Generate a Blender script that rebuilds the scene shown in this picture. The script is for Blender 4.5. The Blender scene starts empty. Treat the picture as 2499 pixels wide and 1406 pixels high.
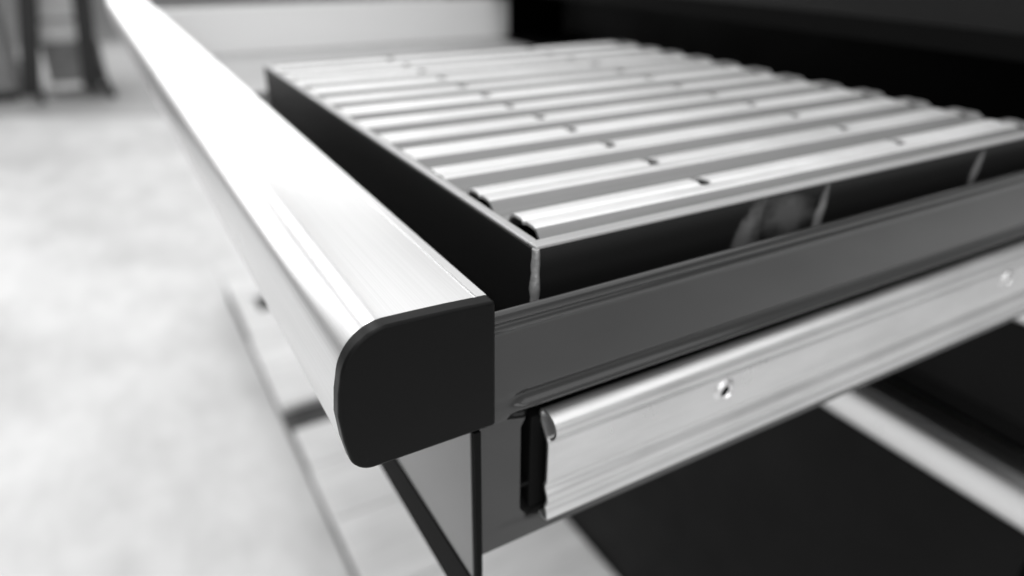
import bpy, bmesh, math, random
from mathutils import Matrix, Vector
random.seed(7)
S = bpy.context.scene
COL = S.collection
MM = 0.001

# ------------------------------------------------------------------ camera
cam_d = bpy.data.cameras.new('camera')
cam = bpy.data.objects.new('camera', cam_d); COL.objects.link(cam); S.camera = cam
cam_d.sensor_width = 36.0; cam_d.lens = 24.325
cam_d.clip_start = 0.005; cam_d.clip_end = 200
RIGHT = Vector((0.86581822, -0.50023209, 0.01125484))
UP = Vector((0.21921809, 0.39945773, 0.89015558))
FWD = Vector((0.44978022, 0.76824565, -0.4555177))
CPOS = Vector((-0.07655288, -0.13878096, 0.08532))
M = Matrix((RIGHT, UP, -FWD)).transposed().to_4x4(); M.translation = CPOS
cam.matrix_world = M
cam_d.dof.use_dof = True
cam_d.dof.focus_distance = 0.176
cam_d.dof.aperture_fstop = 6.0

# ------------------------------------------------------------------ light
W = bpy.data.worlds.new('World'); S.world = W; W.use_nodes = True
W.node_tree.nodes['Background'].inputs[0].default_value = (.5, .5, .5, 1)
W.node_tree.nodes['Background'].inputs[1].default_value = 0.5
def area(name, loc, rot, sx, sy, power):
    l = bpy.data.lights.new(name, 'AREA'); l.shape = 'RECTANGLE'; l.size = sx; l.size_y = sy; l.energy = power
    o = bpy.data.objects.new(name, l); COL.objects.link(o); o.location = loc; o.rotation_euler = rot
    return o
for lx, w, p in ((-2.6, .8, 115), (-.4, .8, 100), (2.2, 2.6, 66)):    # three rows of ceiling lamps
    area('ceiling_lamp_row', (lx, 1.3, 2.9), (0, 0, 0), w, 10.6, p)
area('workshop_window', (-0.6, 9.5, 1.2), (math.radians(-90), 0, 0), 9.0, 2.8, 150)
area('rear_fill', (-1.0, -6.5, 1.6), (math.radians(90), 0, 0), 7.0, 2.4, 80)  # fill light added behind the camera to brighten the far drawer wall
S.view_settings.view_transform = 'Standard'; S.view_settings.look = 'None'
S.view_settings.exposure = 0.42; S.view_settings.gamma = 1.0
S.render.engine = 'CYCLES'

# ------------------------------------------------------------------ materials
def mat(name, base, rough=.5, metal=0.0, coat=0.0, coat_rough=.1, spec=.5):
    m = bpy.data.materials.new(name); m.use_nodes = True
    b = m.node_tree.nodes['Principled BSDF']
    b.inputs['Base Color'].default_value = (base, base, base, 1)
    b.inputs['Roughness'].default_value = rough; b.inputs['Metallic'].default_value = metal
    b.inputs['Coat Weight'].default_value = coat; b.inputs['Coat Roughness'].default_value = coat_rough
    b.inputs['Specular IOR Level'].default_value = spec
    return m
def N(m, t, **kw):
    n = m.node_tree.nodes.new(t)
    for k, v in kw.items():
        if k in n.inputs: n.inputs[k].default_value = v
        else: setattr(n, k, v)
    return n
def L(m, a, b): m.node_tree.links.new(a, b)
def coords(m, scale=(1, 1, 1)):
    tc = N(m, 'ShaderNodeTexCoord'); mp = N(m, 'ShaderNodeMapping'); mp.inputs['Scale'].default_value = scale
    L(m, tc.outputs['Object'], mp.inputs['Vector']); return mp.outputs['Vector']
def noise(m, scale, s=(1, 1, 1), detail=4, rough=.55):
    n = N(m, 'ShaderNodeTexNoise'); n.inputs['Scale'].default_value = scale
    n.inputs['Detail'].default_value = detail; n.inputs['Roughness'].default_value = rough
    L(m, coords(m, s), n.inputs['Vector']); return n.outputs['Fac']
def ramp(m, fac, a, b, va, vb):
    r = N(m, 'ShaderNodeMapRange'); r.inputs['From Min'].default_value = a; r.inputs['From Max'].default_value = b
    r.inputs['To Min'].default_value = va; r.inputs['To Max'].default_value = vb; L(m, fac, r.inputs['Value']); return r.outputs['Result']
def setin(m, name, out): L(m, out, m.node_tree.nodes['Principled BSDF'].inputs[name])
def bump(m, fac, strength, dist):
    b = N(m, 'ShaderNodeBump'); b.inputs['Strength'].default_value = strength; b.inputs['Distance'].default_value = dist
    L(m, fac, b.inputs['Height']); setin(m, 'Normal', b.outputs['Normal'])
def math_node(m, op, a, b=None):
    n = N(m, 'ShaderNodeMath'); n.operation = op
    for i, v in enumerate((a, b)):
        if v is None: continue
        if isinstance(v, (int, float)): n.inputs[i].default_value = v
        else: L(m, v, n.inputs[i])
    return n.outputs[0]

def brushed(name, base, rough, metal, stretch, var=.06, rvar=.1, bstr=.08):
    m = mat(name, base, rough, metal)
    n = noise(m, 1.0, stretch, 5, .6)
    setin(m, 'Base Color', ramp(m, n, .25, .75, base - var, base + var))
    n2 = noise(m, 22, (1, 1, 1), 5, .6)
    setin(m, 'Roughness', ramp(m, n2, .3, .7, rough - rvar, rough + rvar))
    bump(m, n, bstr, .00004)
    return m
m_alu = brushed('brushed_aluminium', .80, .285, 1.0, (2600, 10, 2600), .05, .015, .22)
m_zinc = brushed('zinc_plated_steel', .84, .32, .9, (9, 1500, 1500), .03, .06, .05)
m_slat = brushed('slat_metal', .86, .38, .55, (12, 1300, 1300), .05, .09, .12)
nsm = noise(m_slat, 30, (.35, 1, 1), 5, .65)
oi = N(m_slat, 'ShaderNodeObjectInfo')
bs = m_slat.node_tree.nodes['Principled BSDF'].inputs['Base Color'].links[0].from_socket
setin(m_slat, 'Base Color', math_node(m_slat, 'MULTIPLY', bs, math_node(m_slat, 'MULTIPLY', ramp(m_slat, nsm, .32, .60, .84, 1.03), ramp(m_slat, oi.outputs['Random'], 0, 1, .88, 1.04))))
nz = noise(m_zinc, 40, (.25, 1, 1), 5, .65)
bz = m_zinc.node_tree.nodes['Principled BSDF'].inputs['Base Color'].links[0].from_socket
setin(m_zinc, 'Base Color', math_node(m_zinc, 'MULTIPLY', bz, ramp(m_zinc, nz, .30, .55, .86, 1.0)))
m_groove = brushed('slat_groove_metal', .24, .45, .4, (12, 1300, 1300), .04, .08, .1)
m_rim = brushed('rim_metal', .45, .45, .5, (12, 1300, 1300), .05, .08, .1)
m_wall = brushed('bright_sheet', .84, .42, .0, (8, 900, 900), .03, .07, .05)
m_cap = mat('black_plastic', .0022, .38, spec=.15)
bump(m_cap, noise(m_cap, 2600, detail=2), .10, .00008)
sc1 = ramp(m_cap, noise(m_cap, 1.0, (2600, 1, 130), 3, .7), .70, .78, 0, 1)
sc2 = ramp(m_cap, noise(m_cap, 480, detail=3), .70, .80, 0, 1)
setin(m_cap, 'Base Color', ramp(m_cap, math_node(m_cap, 'MAXIMUM', math_node(m_cap, 'MULTIPLY', sc1, .35), math_node(m_cap, 'MULTIPLY', sc2, .8)), 0, 1, .0028, .045))
setin(m_cap, 'Roughness', ramp(m_cap, noise(m_cap, 60), .3, .7, .32, .44))
m_paint = mat('dark_grey_paint', .040, .35, spec=.5, coat=.75, coat_rough=.06)
m_paint.node_tree.nodes['Principled BSDF'].inputs['Coat IOR'].default_value = 1.5
bump(m_paint, math_node(m_paint, 'ADD', math_node(m_paint, 'MULTIPLY', noise(m_paint, 14, (.5, 1, 1.4), 2), 30.0), noise(m_paint, 900, detail=2)), .12, .00006)
setin(m_paint, 'Base Color', ramp(m_paint, noise(m_paint, 28, (.4, 1, 1)), .3, .7, .008, .014))
m_black = mat('black_paint', .003, .42, spec=.12)
setin(m_black, 'Roughness', ramp(m_black, noise(m_black, 9), .3, .7, .34, .55))
m_front = mat('dark_drawer_paint', .014, .4, spec=.4)
m_blackmatt = mat('black_trim_and_shade', .004, .8, spec=.12)
m_weld = mat('bare_weld', .55, .42, .6); bump(m_weld, noise(m_weld, 700), .5, .0006)
setin(m_weld, 'Base Color', ramp(m_weld, noise(m_weld, 160), .3, .7, .22, .62))

# box wall: dark paint with blurry reflections painted in as pale patches
m_box = mat('black_box_paint', .007, .38, spec=.3)
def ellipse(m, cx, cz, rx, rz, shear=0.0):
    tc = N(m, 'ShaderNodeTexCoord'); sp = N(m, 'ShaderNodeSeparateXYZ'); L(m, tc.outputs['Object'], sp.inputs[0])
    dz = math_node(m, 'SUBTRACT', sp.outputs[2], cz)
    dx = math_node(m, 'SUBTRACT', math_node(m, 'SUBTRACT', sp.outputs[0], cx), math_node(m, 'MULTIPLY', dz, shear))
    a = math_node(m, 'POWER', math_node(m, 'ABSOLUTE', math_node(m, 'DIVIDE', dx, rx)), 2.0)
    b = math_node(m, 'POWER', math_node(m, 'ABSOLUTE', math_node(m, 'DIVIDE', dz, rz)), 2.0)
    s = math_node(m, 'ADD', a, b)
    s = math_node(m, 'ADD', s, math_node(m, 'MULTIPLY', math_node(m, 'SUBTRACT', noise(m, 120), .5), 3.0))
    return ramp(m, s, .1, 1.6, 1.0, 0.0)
m_boxn = mat('black_box_paint_reflections', .008, .36, spec=.35)
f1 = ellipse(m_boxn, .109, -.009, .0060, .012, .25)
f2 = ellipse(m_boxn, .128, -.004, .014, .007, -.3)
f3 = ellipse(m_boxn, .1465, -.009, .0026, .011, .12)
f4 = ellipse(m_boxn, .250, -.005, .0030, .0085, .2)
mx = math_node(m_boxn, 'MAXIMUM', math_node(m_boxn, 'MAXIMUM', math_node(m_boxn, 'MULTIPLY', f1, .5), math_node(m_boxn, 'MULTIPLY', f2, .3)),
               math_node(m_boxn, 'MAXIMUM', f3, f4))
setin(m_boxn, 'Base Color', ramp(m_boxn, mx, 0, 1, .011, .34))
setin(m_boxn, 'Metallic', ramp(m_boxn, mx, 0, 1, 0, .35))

m_wood = mat('pallet_wood', .5, .75)
g = noise(m_wood, 1.0, (4, 60, 60), 5, .6)
g2 = noise(m_wood, 6, (1, 2, 1), 4)
setin(m_wood, 'Base Color', math_node(m_wood, 'MULTIPLY', ramp(m_wood, g, .3, .7, .58, .70), ramp(m_wood, g2, .3, .7, .9, 1.08)))
bump(m_wood, g, .3, .002)
m_woodd = mat('pallet_wood_shaded', .10, .85)  # near-black tone puts the shade along the pallet side into the wood
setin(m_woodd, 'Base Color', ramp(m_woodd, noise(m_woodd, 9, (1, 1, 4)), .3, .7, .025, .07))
m_floor = mat('concrete', .55, .62)
na = noise(m_floor, 2.1, (1, 1, 1), 6, .6); nb = noise(m_floor, 9.0, (1, .5, 1), 5, .6)
fl = math_node(m_floor, 'MULTIPLY', ramp(m_floor, na, .30, .62, .52, .67), ramp(m_floor, nb, .25, .60, .84, 1.03))
setin(m_floor, 'Base Color', fl); bump(m_floor, nb, .15, .002)
m_walk = mat('worn_concrete', .36, .7); setin(m_walk, 'Base Color', ramp(m_walk, noise(m_walk, 3), .3, .7, .35, .44))
m_steelblack = mat('black_steel_legs', .006, .45)
m_carton = mat('white_carton', .85, .7); setin(m_carton, 'Base Color', ramp(m_carton, noise(m_carton, 8), .3, .7, .84, .92))
m_crate = mat('grey_crate', .2, .6); setin(m_crate, 'Base Color', ramp(m_crate, noise(m_crate, 12), .3, .7, .15, .25))
m_greycab = mat('grey_cabinet_paint', .21, .5); setin(m_greycab, 'Base Color', ramp(m_greycab, noise(m_greycab, 5), .3, .7, .16, .24))

# ------------------------------------------------------------------ mesh helpers
def finish(bm, name, m, parent=None, angle=35, bevel=0.0, seg=2):
    bmesh.ops.remove_doubles(bm, verts=bm.verts, dist=1e-7)
    bmesh.ops.recalc_face_normals(bm, faces=bm.faces)
    a = math.radians(angle)
    for f in bm.faces: f.smooth = True
    for e in bm.edges:
        e.smooth = not (len(e.link_faces) != 2 or e.calc_face_angle(0) > a)
    me = bpy.data.meshes.new(name); bm.to_mesh(me); bm.free(); me.materials.append(m)
    o = bpy.data.objects.new(name, me); COL.objects.link(o)
    if parent: o.parent = parent
    if bevel:
        b = o.modifiers.new('bevel', 'BEVEL'); b.width = bevel; b.segments = seg; b.limit_method = 'ANGLE'
        b.angle_limit = math.radians(40); b.harden_normals = True
    return o
def box_into(bm, x0, x1, y0, y1, z0, z1):
    v = [bm.verts.new((x, y, z)) for x in (x0, x1) for y in (y0, y1) for z in (z0, z1)]
    for f in ((0, 1, 3, 2), (4, 6, 7, 5), (0, 4, 5, 1), (2, 3, 7, 6), (0, 2, 6, 4), (1, 5, 7, 3)):
        bm.faces.new([v[i] for i in f])
def box(name, x0, x1, y0, y1, z0, z1, m, parent=None, bevel=0.0):
    bm = bmesh.new(); box_into(bm, x0, x1, y0, y1, z0, z1); return finish(bm, name, m, parent, bevel=bevel)
def extrude(name, pts, axis, t0, t1, m, parent=None, angle=35, bevel=0.0, stations=None):
    """closed outline pts (a, b) swept along axis; 'X': (a,b)=(y,z); 'Y': (a,b)=(x,z)"""
    bm = bmesh.new(); rings = []
    for t in (stations or (t0, t1)):
        rings.append([bm.verts.new((t, a, b) if axis == 'X' else (a, t, b)) for a, b in pts])
    n = len(pts)
    for r0, r1 in zip(rings, rings[1:]):
        for i in range(n): bm.faces.new((r0[i], r0[(i + 1) % n], r1[(i + 1) % n], r1[i]))
    bm.faces.new(rings[0]); bm.faces.new(rings[-1][::-1])
    return finish(bm, name, m, parent, angle, bevel)
def sheet(poly, th):
    """offset an open polyline into a closed outline of given thickness"""
    L_, R_ = [], []
    for i, p in enumerate(poly):
        a = poly[max(i - 1, 0)]; b = poly[min(i + 1, len(poly) - 1)]
        dx, dy = b[0] - a[0], b[1] - a[1]; l = math.hypot(dx, dy) or 1
        nx, ny = -dy / l, dx / l
        L_.append(p); R_.append((p[0] + nx * th, p[1] + ny * th))
    return L_ + R_[::-1]
def arc(cx, cy, rx, ry, a0, a1, n):
    return [(cx + rx * math.cos(math.radians(a0 + (a1 - a0) * i / n)), cy + ry * math.sin(math.radians(a0 + (a1 - a0) * i / n))) for i in range(n + 1)]
def round_poly(pts, rads, n=5):
    """fillet each corner of an open polyline"""
    out = [pts[0]]
    for i in range(1, len(pts) - 1):
        p = Vector(pts[i]); a = Vector(pts[i - 1]); b = Vector(pts[i + 1]); r = rads if isinstance(rads, (int, float)) else rads[i]
        d0 = (a - p); d1 = (b - p); r0 = min(r, d0.length * .49); r1 = min(r, d1.length * .49)
        s = p + d0.normalized() * r0; e = p + d1.normalized() * r1
        for k in range(n + 1):
            t = k / n; q = s * (1 - t) ** 2 + p * 2 * t * (1 - t) + e * t * t; out.append((q.x, q.y))
    out.append(pts[-1]); return out
def sc_pts(p, s=MM): return [(a * s, b * s) for a, b in p]
def lathe(name, prof, m, parent, loc, axis='Y', seg=24):
    bm = bmesh.new(); rings = []
    for r, h in prof:
        rings.append([bm.verts.new((loc[0] + r * math.cos(2 * math.pi * k / seg), loc[1] + h, loc[2] + r * math.sin(2 * math.pi * k / seg))) for k in range(seg)])
    for a, b in zip(rings, rings[1:]):
        for k in range(seg): bm.faces.new((a[k], a[(k + 1) % seg], b[(k + 1) % seg], b[k]))
    bm.faces.new(rings[-1]); bm.faces.new(rings[0][::-1])
    return finish(bm, name, m, parent, 50)
def tag(o, label, cat, group=None):
    o['label'] = label; o['category'] = cat
    if group: o['group'] = group
def empty(name, loc, label, cat, group=None):
    o = bpy.data.objects.new(name, None); COL.objects.link(o); tag(o, label, cat, group)
    o.empty_display_size = .02
    return o

# ------------------------------------------------------------------ setting
FZ = -1.06
o = box('floor', -30, 30, -20, 60, FZ - .1, FZ, m_floor); o['kind'] = 'structure'
bm = bmesh.new()
v = [bm.verts.new(p) for p in [(-30, 20.8, FZ + .004), (-.72, 5.68, FZ + .004), (.25, 5.18, FZ + .004), (9, .67, FZ + .004), (30, 10, FZ + .004), (30, 60, FZ + .004), (-30, 60, FZ + .004)]]
bm.faces.new(v); o = finish(bm, 'walkway', m_walk); o['kind'] = 'structure'

# ------------------------------------------------------------------ pallet
PZ = -.92
pal = empty('wooden_pallet', None, 'pale wooden pallet on the floor under the black cabinet', 'pallet')
edges = [(-.10, .0985), (.10, .2935), (.295, .4835), (.485, .6735), (.675, .8735), (.875, 1.0435), (1.045, 1.185), (1.285, 1.4735), (1.475, 1.6435), (1.645, 1.79), (1.89, 2.0435), (2.045, 2.21)]
for i, (a, b) in enumerate(edges):
    dx = random.uniform(-.004, .004)
    box('board', .128 + dx, 1.3 + dx, a, b, PZ - .022 + random.uniform(-.001, 0), PZ + random.uniform(-.0010, 0), m_wood, pal, bevel=.004)
box('edge_block', .131, .185, 1.792, 1.888, PZ - .022, PZ - .001, m_wood, pal, bevel=.003)
for x0 in (.142, .68, 1.17):
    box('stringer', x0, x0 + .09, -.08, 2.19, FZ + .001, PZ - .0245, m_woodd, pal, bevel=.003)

# ------------------------------------------------------------------ open drawer
LY = .95          # far drawer wall
dr = empty('open_drawer', None, 'pulled-out dark steel drawer with bright aluminium handle and black end cap', 'drawer')
# handle profile (x, z) in mm, seen from the near end
def handle_outline(inset=0.0):
    p = [(0, -40.0)]
    p += arc(-36.3, -33.7, 6.3, 6.3, -90, -165, 7)
    p += [(-43.5, -29), (-44.1, -21), (-43.4, -14.5)]
    p += arc(-29.2, -13.2, 13.6, 14.6, 172, 92, 14)
    p += [(-22, 1.25), (-12, .95), (-3.3, .5)]
    p += [(0, .35)]
    return p
outl = handle_outline()
hp = []
for x, z in outl:
    cx, cz = -22, -20
    k = .985
    hp.append((cx + (x - cx) * k, cz + (z - cz) * k))
# shallow step near the drawer side of the top and a fine bead where flat meets curve
hp2 = []
for i, (x, z) in enumerate(hp):
    if abs(x + 3.6) < .9 and z > 0: hp2 += [(-3.1, z), (-3.4, z - .40), (-3.8, z - .40), (-4.1, z + .02)][::-1]
    else: hp2.append((x, z))
def make_handle(parent, off=(0, 0, 0), y0=.0050, y1=1.12, caps=True):
    h = extrude('handle', sc_pts(hp2), 'Y', y0, y1, m_alu, parent, angle=28, stations=[y0 + (y1 - y0) * t for t in (0, .02, .1, .3, .6, 1)])
    ends = []
    if caps:
        for t0, t1 in ((y0 - .005, y0 + .0001), (y1 - .0001, y1 + .003)):
            c = extrude('end_cap', sc_pts(outl), 'Y', t0, t1, m_cap, h, angle=28, bevel=.0010)
            ends.append(c)
    h.location = off
    return h
hd = make_handle(dr)
# front panel, black lower lip, thin black shadow strip at the corner
fr = box('front_panel', -.0072, -.0056, .0022, 1.118, -.1015, -.004, m_paint, dr, bevel=.0004)
box('lower_lip', -.0078, -.0050, .0010, 1.119, -.1215, -.1017, m_blackmatt, fr, bevel=.0006)
box('edge_shadow', -.0068, -.0046, .0006, .0021, -.1015, -.041, m_blackmatt, fr)  # black strip paints the shadow of the corner gap
# near side: folded profile (y, z) mm
prof = [(4.6, -8.6), (4.0, -5.2), (2.6, -4.2), (1.2, -5.0), (.8, -6.6), (1.6, -8.0), (2.9, -8.6), (2.2, -9.4), (1.9, -10.2), (2.8, -11.6),
        (3.2, -12.4), (3.2, -33.6), (4.4, -35.4), (3.6, -37.0), (1.9, -38.4), (2.2, -40.0), (5.5, -42.0), (13.0, -44.0), (13.6, -46), (13.6, -80.5), (12.8, -82.5), (4.4, -85.2), (3.2, -86.4), (3.2, -93.2)]
prof_r = round_poly(prof, .9, 3)
def flat_end(p, f):   # f=0: plain flat sheet, f=1: full ribs
    return [(a if b > -20 else 3.2 + (a - 3.2) * f, b) for a, b in p]
bm = bmesh.new(); rings = []
for X, f in ((-.0042, 0), (.0052, 0), (.0078, .35), (.0102, .85), (.0118, 1), (.05, 1), (.2, 1), (.66, 1)):
    rings.append([bm.verts.new((X + (.0065 * min(1, abs((b + .063) / .019)) ** 1.6 if .001 < X < .02 and b < -.043 else 0), a, b)) for a, b in sc_pts(sheet(flat_end(prof_r, f), .9))])
n = len(rings[0])
for r0, r1 in zip(rings, rings[1:]):
    for q in range(n): bm.faces.new((r0[q], r0[(q + 1) % n], r1[(q + 1) % n], r1[q]))
bm.faces.new(rings[0]); bm.faces.new(rings[-1][::-1])
sd = finish(bm, 'side_panel', m_paint, dr, 50)
sd['label'] = 'near drawer side with folded ribs'
# far side, floor, back
fw = box('side_panel', .004, .548, LY, LY + .0016, -.0720, -.0115, m_wall, dr, bevel=.0005); fw['label'] = 'bright far inner side of the drawer'  # panel stops early, putting the edge of the cabinet's shade into its shape
extrude('top_fold', sc_pts([(950.0 + a, b - 11) for a, b in [(0, .6), (2.5, 1.6), (6, 1.6), (8, .4), (8, -6), (6.8, -6), (6.6, -.3), (2, 0.2), (.2, -.3)]]), 'X', .004, .548, m_wall, fw)
box('drawer_floor', -.004, .66, .0055, LY, -.0735, -.072, m_black, dr)
box('lit_floor_sheet', .001, .52, .66, LY - .002, -.0718, -.0708, m_rim, dr)  # lighter sheet added for the lit far floor; black floor carries cabinet shade
box('back_panel', .6602, .6618, .012, LY, -.072, -.014, m_black, dr)
# runner
ru = [(-.5, -51.8), (-2.2, -50.2), (-3.3, -48.0), (-2.0, -45.3), (1.0, -44.0), (3.2, -44.2), (4.6, -44.6), (4.8, -47.2), (3.6, -49.6), (1.2, -52.4), (.1, -54.6),
      (0, -56.5), (0, -69.2), (.5, -70.4), (1.5, -71.6), (1.7, -72.6), (.8, -73.8), (-1.0, -75.4), (-1.7, -77.0), (-1.5, -78.4), (-.3, -79.6), (.2, -80.6), (-.2, -81.6), (-1.3, -82.8), (-1.7, -84.2), (-1.0, -85.6), (.8, -86.4), (3.5, -86.6), (6.5, -86.0)]
sl = extrude('slide_rail', sc_pts(sheet(round_poly([(a * .5 if -85 < b < -69 else a, b) for a, b in ru], 1.2, 3), .95)), 'X', .0185, .64, m_zinc, dr, angle=50)
for X in (.094, .281, .468):
    rv = lathe('rivet', [(.0001, -.0001), (.0022, -.0002), (.0025, -.0005), (.0029, -.0012), (.0035, -.0013), (.0044, -.0006), (.0050, .0001), (.0053, .0006)][::-1], m_zinc, sl, (X, -.0001, -.0605))
for X in (.094, .281, .468):
    lathe('rivet_hole_shade', [(.0001, -.00045), (.0024, -.0003)], m_blackmatt, sl, (X - .0003, 0, -.0606))  # black disc on the surface paints the dark inside of the hole
box('recess_shade', .0150, .0215, .0050, .0126, -.0835, -.0465, m_blackmatt, dr, bevel=.0006)  # black block added to darken the recess at the slide end
box('ball_cage', .024, .5, .0025, .0100, -.0795, -.0500, m_blackmatt, dr)

# ------------------------------------------------------------------ slatted box in the drawer
ZT = .006
bx = empty('slatted_metal_box', None, 'black metal box with bright ribbed slat top lying in the open drawer', 'box')
BX0, BX1, BY0, BY1, BZ0 = .021, .330, .0145, .3625, -.0715
wn = box('wall', BX0, BX1, BY0, BY0 + .0015, BZ0, ZT - .0016, m_boxn, bx, bevel=.0004); wn['label'] = 'near box wall with painted-in blurry reflections'
box('wall', BX0, BX0 + .0015, BY0 + .0016, BY1, BZ0, ZT - .0016, m_box, bx, bevel=.0004)
box('wall', BX1 - .0015, BX1, BY0 + .0016, BY1, BZ0, ZT - .0090, m_box, bx)
box('wall', BX0 + .0016, BX1 - .0016, BY1 - .0015, BY1, BZ0, ZT - .0016, m_box, bx)
box('rim', BX0 - .0002, BX1, BY0 - .0002, BY0 + .0042, ZT - .0015, ZT, m_rim, bx, bevel=.0006)
box('rim', BX0 - .0002, BX0 + .0030, BY0 + .0043, BY1, ZT - .0015, ZT - .0001, m_rim, bx, bevel=.0006)
box('dark_backing', BX0 + .003, BX1 - .003, BY0 + .003, BY1 - .003, -.012, -.0105, m_blackmatt, bx)  # black plate added under the slats so their holes look dark
PITCH = 28.25
cross = round_poly([(-3.4, -5.2), (2.2, -5.2), (6.6, -.8), (8.0, 0), (13.2, 0.1), (13.8, -.6), (14.8, -.6), (15.4, .1), (21.0, .05), (22.4, -.8), (24.6, -5.1)], .8, 2)
def slat_mesh(x_start, corner):
    xs = [x_start, x_start + 4, x_start + 9, 60, 104.0, 109.2, 150, 220.6, 226.0, 270, 304.0, 313.0, 323.0]
    bm = bmesh.new()
    rows = [[bm.verts.new((x * MM, a * MM, (b if x < 313 else max(b - 1.6, -5.2)) * MM)) for a, b in cross] for x in xs]
    for i in range(len(xs) - 1):
        for j in range(len(cross) - 1):
            ym = (cross[j][0] + cross[j + 1][0]) / 2
            slot = xs[i] in (104.0, 220.6) and 11.0 < ym < 24.0
            endslot = xs[i] == 304.0 and 5.0 < ym < 24.0
            hole = corner and ((i == 1 and corner == 1 and -2.4 < ym < 1.6))
            if slot or endslot or hole: continue
            fc = bm.faces.new((rows[i][j], rows[i + 1][j], rows[i + 1][j + 1], rows[i][j + 1]))
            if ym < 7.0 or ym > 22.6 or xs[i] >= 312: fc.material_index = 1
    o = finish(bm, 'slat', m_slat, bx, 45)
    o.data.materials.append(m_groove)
    return o
proto = {0: (29.0, 1), 1: (28.2, 2), 2: (24.6, 0)}
base = {}
for k in range(12):
    key = min(k, 2)
    if key not in base:
        s_ = slat_mesh(*proto[key]); base[key] = s_
        so = s_.modifiers.new('thickness', 'SOLIDIFY'); so.thickness = .0010; so.offset = -1
    else:
        s_ = base[key].copy(); COL.objects.link(s_); s_.parent = bx
    s_.location = (random.uniform(-.0006, .0006) if k > 1 else 0, (20.6 + PITCH * k) * MM, ZT - .0005 + random.uniform(-.0004, .0001))
    s_.rotation_euler = (math.radians(random.uniform(-.5, .5)), 0, math.radians(random.uniform(-.12, .12)))
# weld bead at the near corner
bm = bmesh.new(); rings = []
for i in range(26):
    z = ZT - .001 - i * .0026; r = .0011 + .0006 * random.random() + (.0008 if 9 < i < 14 else 0); oy = random.uniform(-.0002, .0002)
    rings.append([bm.verts.new((BX0 + r * math.cos(a), BY0 + oy + r * math.sin(a), z)) for a in [2 * math.pi * q / 10 for q in range(10)]])
for a, b in zip(rings, rings[1:]):
    for k in range(10): bm.faces.new((a[k], a[(k + 1) % 10], b[(k + 1) % 10], b[k]))
bm.faces.new(rings[0]); bm.faces.new(rings[-1][::-1])
finish(bm, 'weld_bead', m_weld, bx, 80)

# ------------------------------------------------------------------ cabinet
XC = .515
cb = empty('drawer_cabinet', None, 'black steel drawer cabinet standing on the pallet behind the open drawer', 'cabinet')
CT = .34; CY0, CY1 = -.016, 1.135
box('side_wall', XC, 1.15, CY0, CY0 + .0015, PZ + .001, CT, m_black, cb)
box('side_wall', XC, 1.15, CY1 - .0015, CY1, PZ + .001, CT, m_black, cb)
box('back_wall', 1.1485, 1.15, CY0 + .0016, CY1 - .0016, PZ + .001, CT, m_black, cb)
box('top', XC, 1.148, CY0 + .0016, CY1 - .0016, CT - .002, CT - .0002, m_black, cb)
box('plinth', XC + .004, 1.148, CY0 + .0016, CY1 - .0016, PZ + .001, PZ + .012, m_black, cb)
box('divider', XC + .006, 1.148, CY0 + .0016, CY1 - .0016, -.1265, -.1250, m_black, cb)
box('divider', XC + .006, 1.148, CY0 + .0016, CY1 - .0016, .0045, .0060, m_black, cb)
def closed_drawer(name, ztop, zbot, label, m_f):
    d = empty(name, None, label, 'drawer', 'closed drawers of the cabinet')
    f = box('front_panel', XC - .0062, XC - .0046, .0, 1.12, zbot + .018, ztop - .004, m_f, d, bevel=.0005)
    box('lower_lip', XC - .0066, XC - .0040, .0, 1.12, zbot, zbot + .0178, m_blackmatt, f, bevel=.0006)
    make_handle(d, (XC, 0, ztop), y0=-.0100)
    box('drawer_body', XC - .0044, 1.05, .012, 1.1, zbot + .02, ztop - .02, m_black, d)
    return d
closed_drawer('closed_drawer', .0065 + .154, .0065, 'closed black drawer directly above the open drawer', m_front)
closed_drawer('closed_drawer', -.1285, -.283, 'closed black drawer directly below the open drawer', m_black)
closed_drawer('closed_drawer', -.290, -.900, 'tall closed black bottom drawer with pale handle', m_black)

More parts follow.
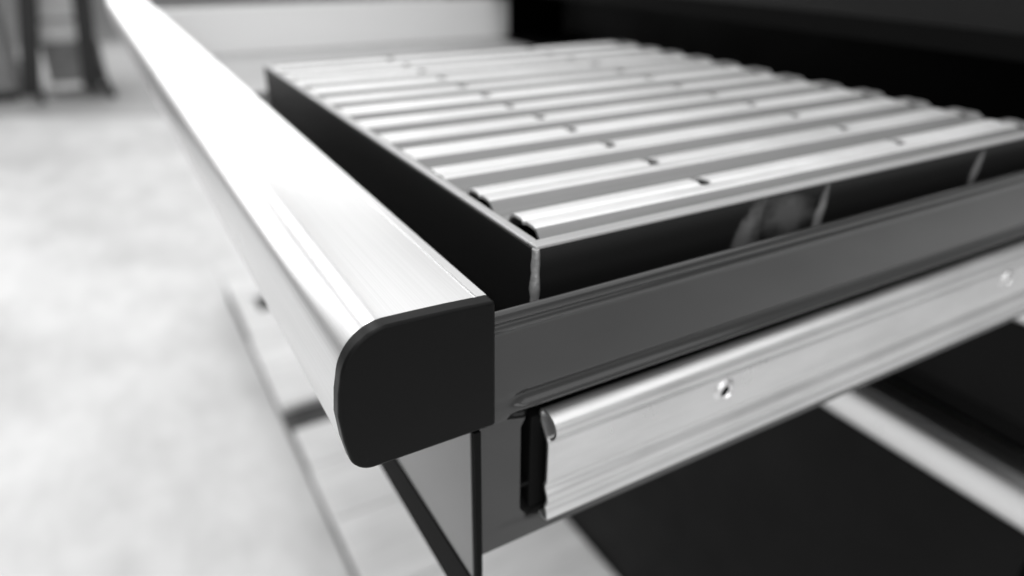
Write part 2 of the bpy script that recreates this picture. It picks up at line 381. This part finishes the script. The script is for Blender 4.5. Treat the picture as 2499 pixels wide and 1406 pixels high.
# ------------------------------------------------------------------ background things
st = empty('trestle_stand', None, 'black steel trestle stand with splayed legs in the far background', 'stand')
def bar(name, p, q, w, m, parent):
    p, q = Vector(p), Vector(q); d = (q - p).normalized(); s = d.cross(Vector((0, 1, 0))).normalized(); t = d.cross(s)
    bm = bmesh.new(); vs = []
    for c in (p, q):
        for a, b in ((-1, -1), (1, -1), (1, 1), (-1, 1)): vs.append(bm.verts.new(c + s * a * w / 2 + t * b * w / 2))
    for f in ((0, 1, 2, 3), (7, 6, 5, 4), (0, 4, 5, 1), (1, 5, 6, 2), (2, 6, 7, 3), (3, 7, 4, 0)): bm.faces.new([vs[i] for i in f])
    return finish(bm, name, m, parent, bevel=.004)
bar('leg', (-.53, 6.05, FZ + .06), (-.32, 6.05, -.04), .118, m_steelblack, st)
bar('foot', (-.470, 6.0, FZ + .006), (-.485, 6.0, FZ + .21), .042, m_steelblack, st)
bar('leg', (-.14, 6.05, FZ + .08), (-.022, 6.05, -.04), .118, m_steelblack, st)
bar('foot', (-.012, 6.0, FZ + .006), (-.100, 6.0, FZ + .40), .048, m_steelblack, st)
bar('crossbar', (-.43, 6.052, -.500), (-.07, 6.052, -.500), .030, m_greycab, st)
box('tabletop', -.95, .75, 5.7, 6.7, -.0395, .0, m_steelblack, st)
cr = empty('grey_crate', None, 'grey crate on the floor between the black stand legs', 'crate')
box('body', -.40, -.02, 6.20, 6.65, FZ + .005, -.665, m_crate, cr, bevel=.006)
box('base_strip', -.405, -.015, 6.19, 6.199, FZ + .06, FZ + .105, m_carton, cr, bevel=.002)
ct = empty('white_carton', None, 'white carton stacked on the grey crate behind the stand', 'carton')
box('body', -.41, -.03, 6.22, 6.6, -.664, -.20, m_carton, ct, bevel=.004)
box('flap', -.41, -.222, 6.20, 6.219, -.28, -.1985, m_carton, ct, bevel=.002)
gc = empty('grey_cabinet', None, 'grey floor cabinet at far left, left of the black stand', 'cabinet')
box('body', -2.0, -.60, 6.15, 6.8, FZ + .07, .1, m_greycab, gc, bevel=.006)
box('plinth', -1.98, -.62, 6.18, 6.78, FZ + .005, FZ + .068, m_steelblack, gc)
box('door', -1.28, -.61, 6.135, 6.149, FZ + .09, .08, m_greycab, gc, bevel=.004)
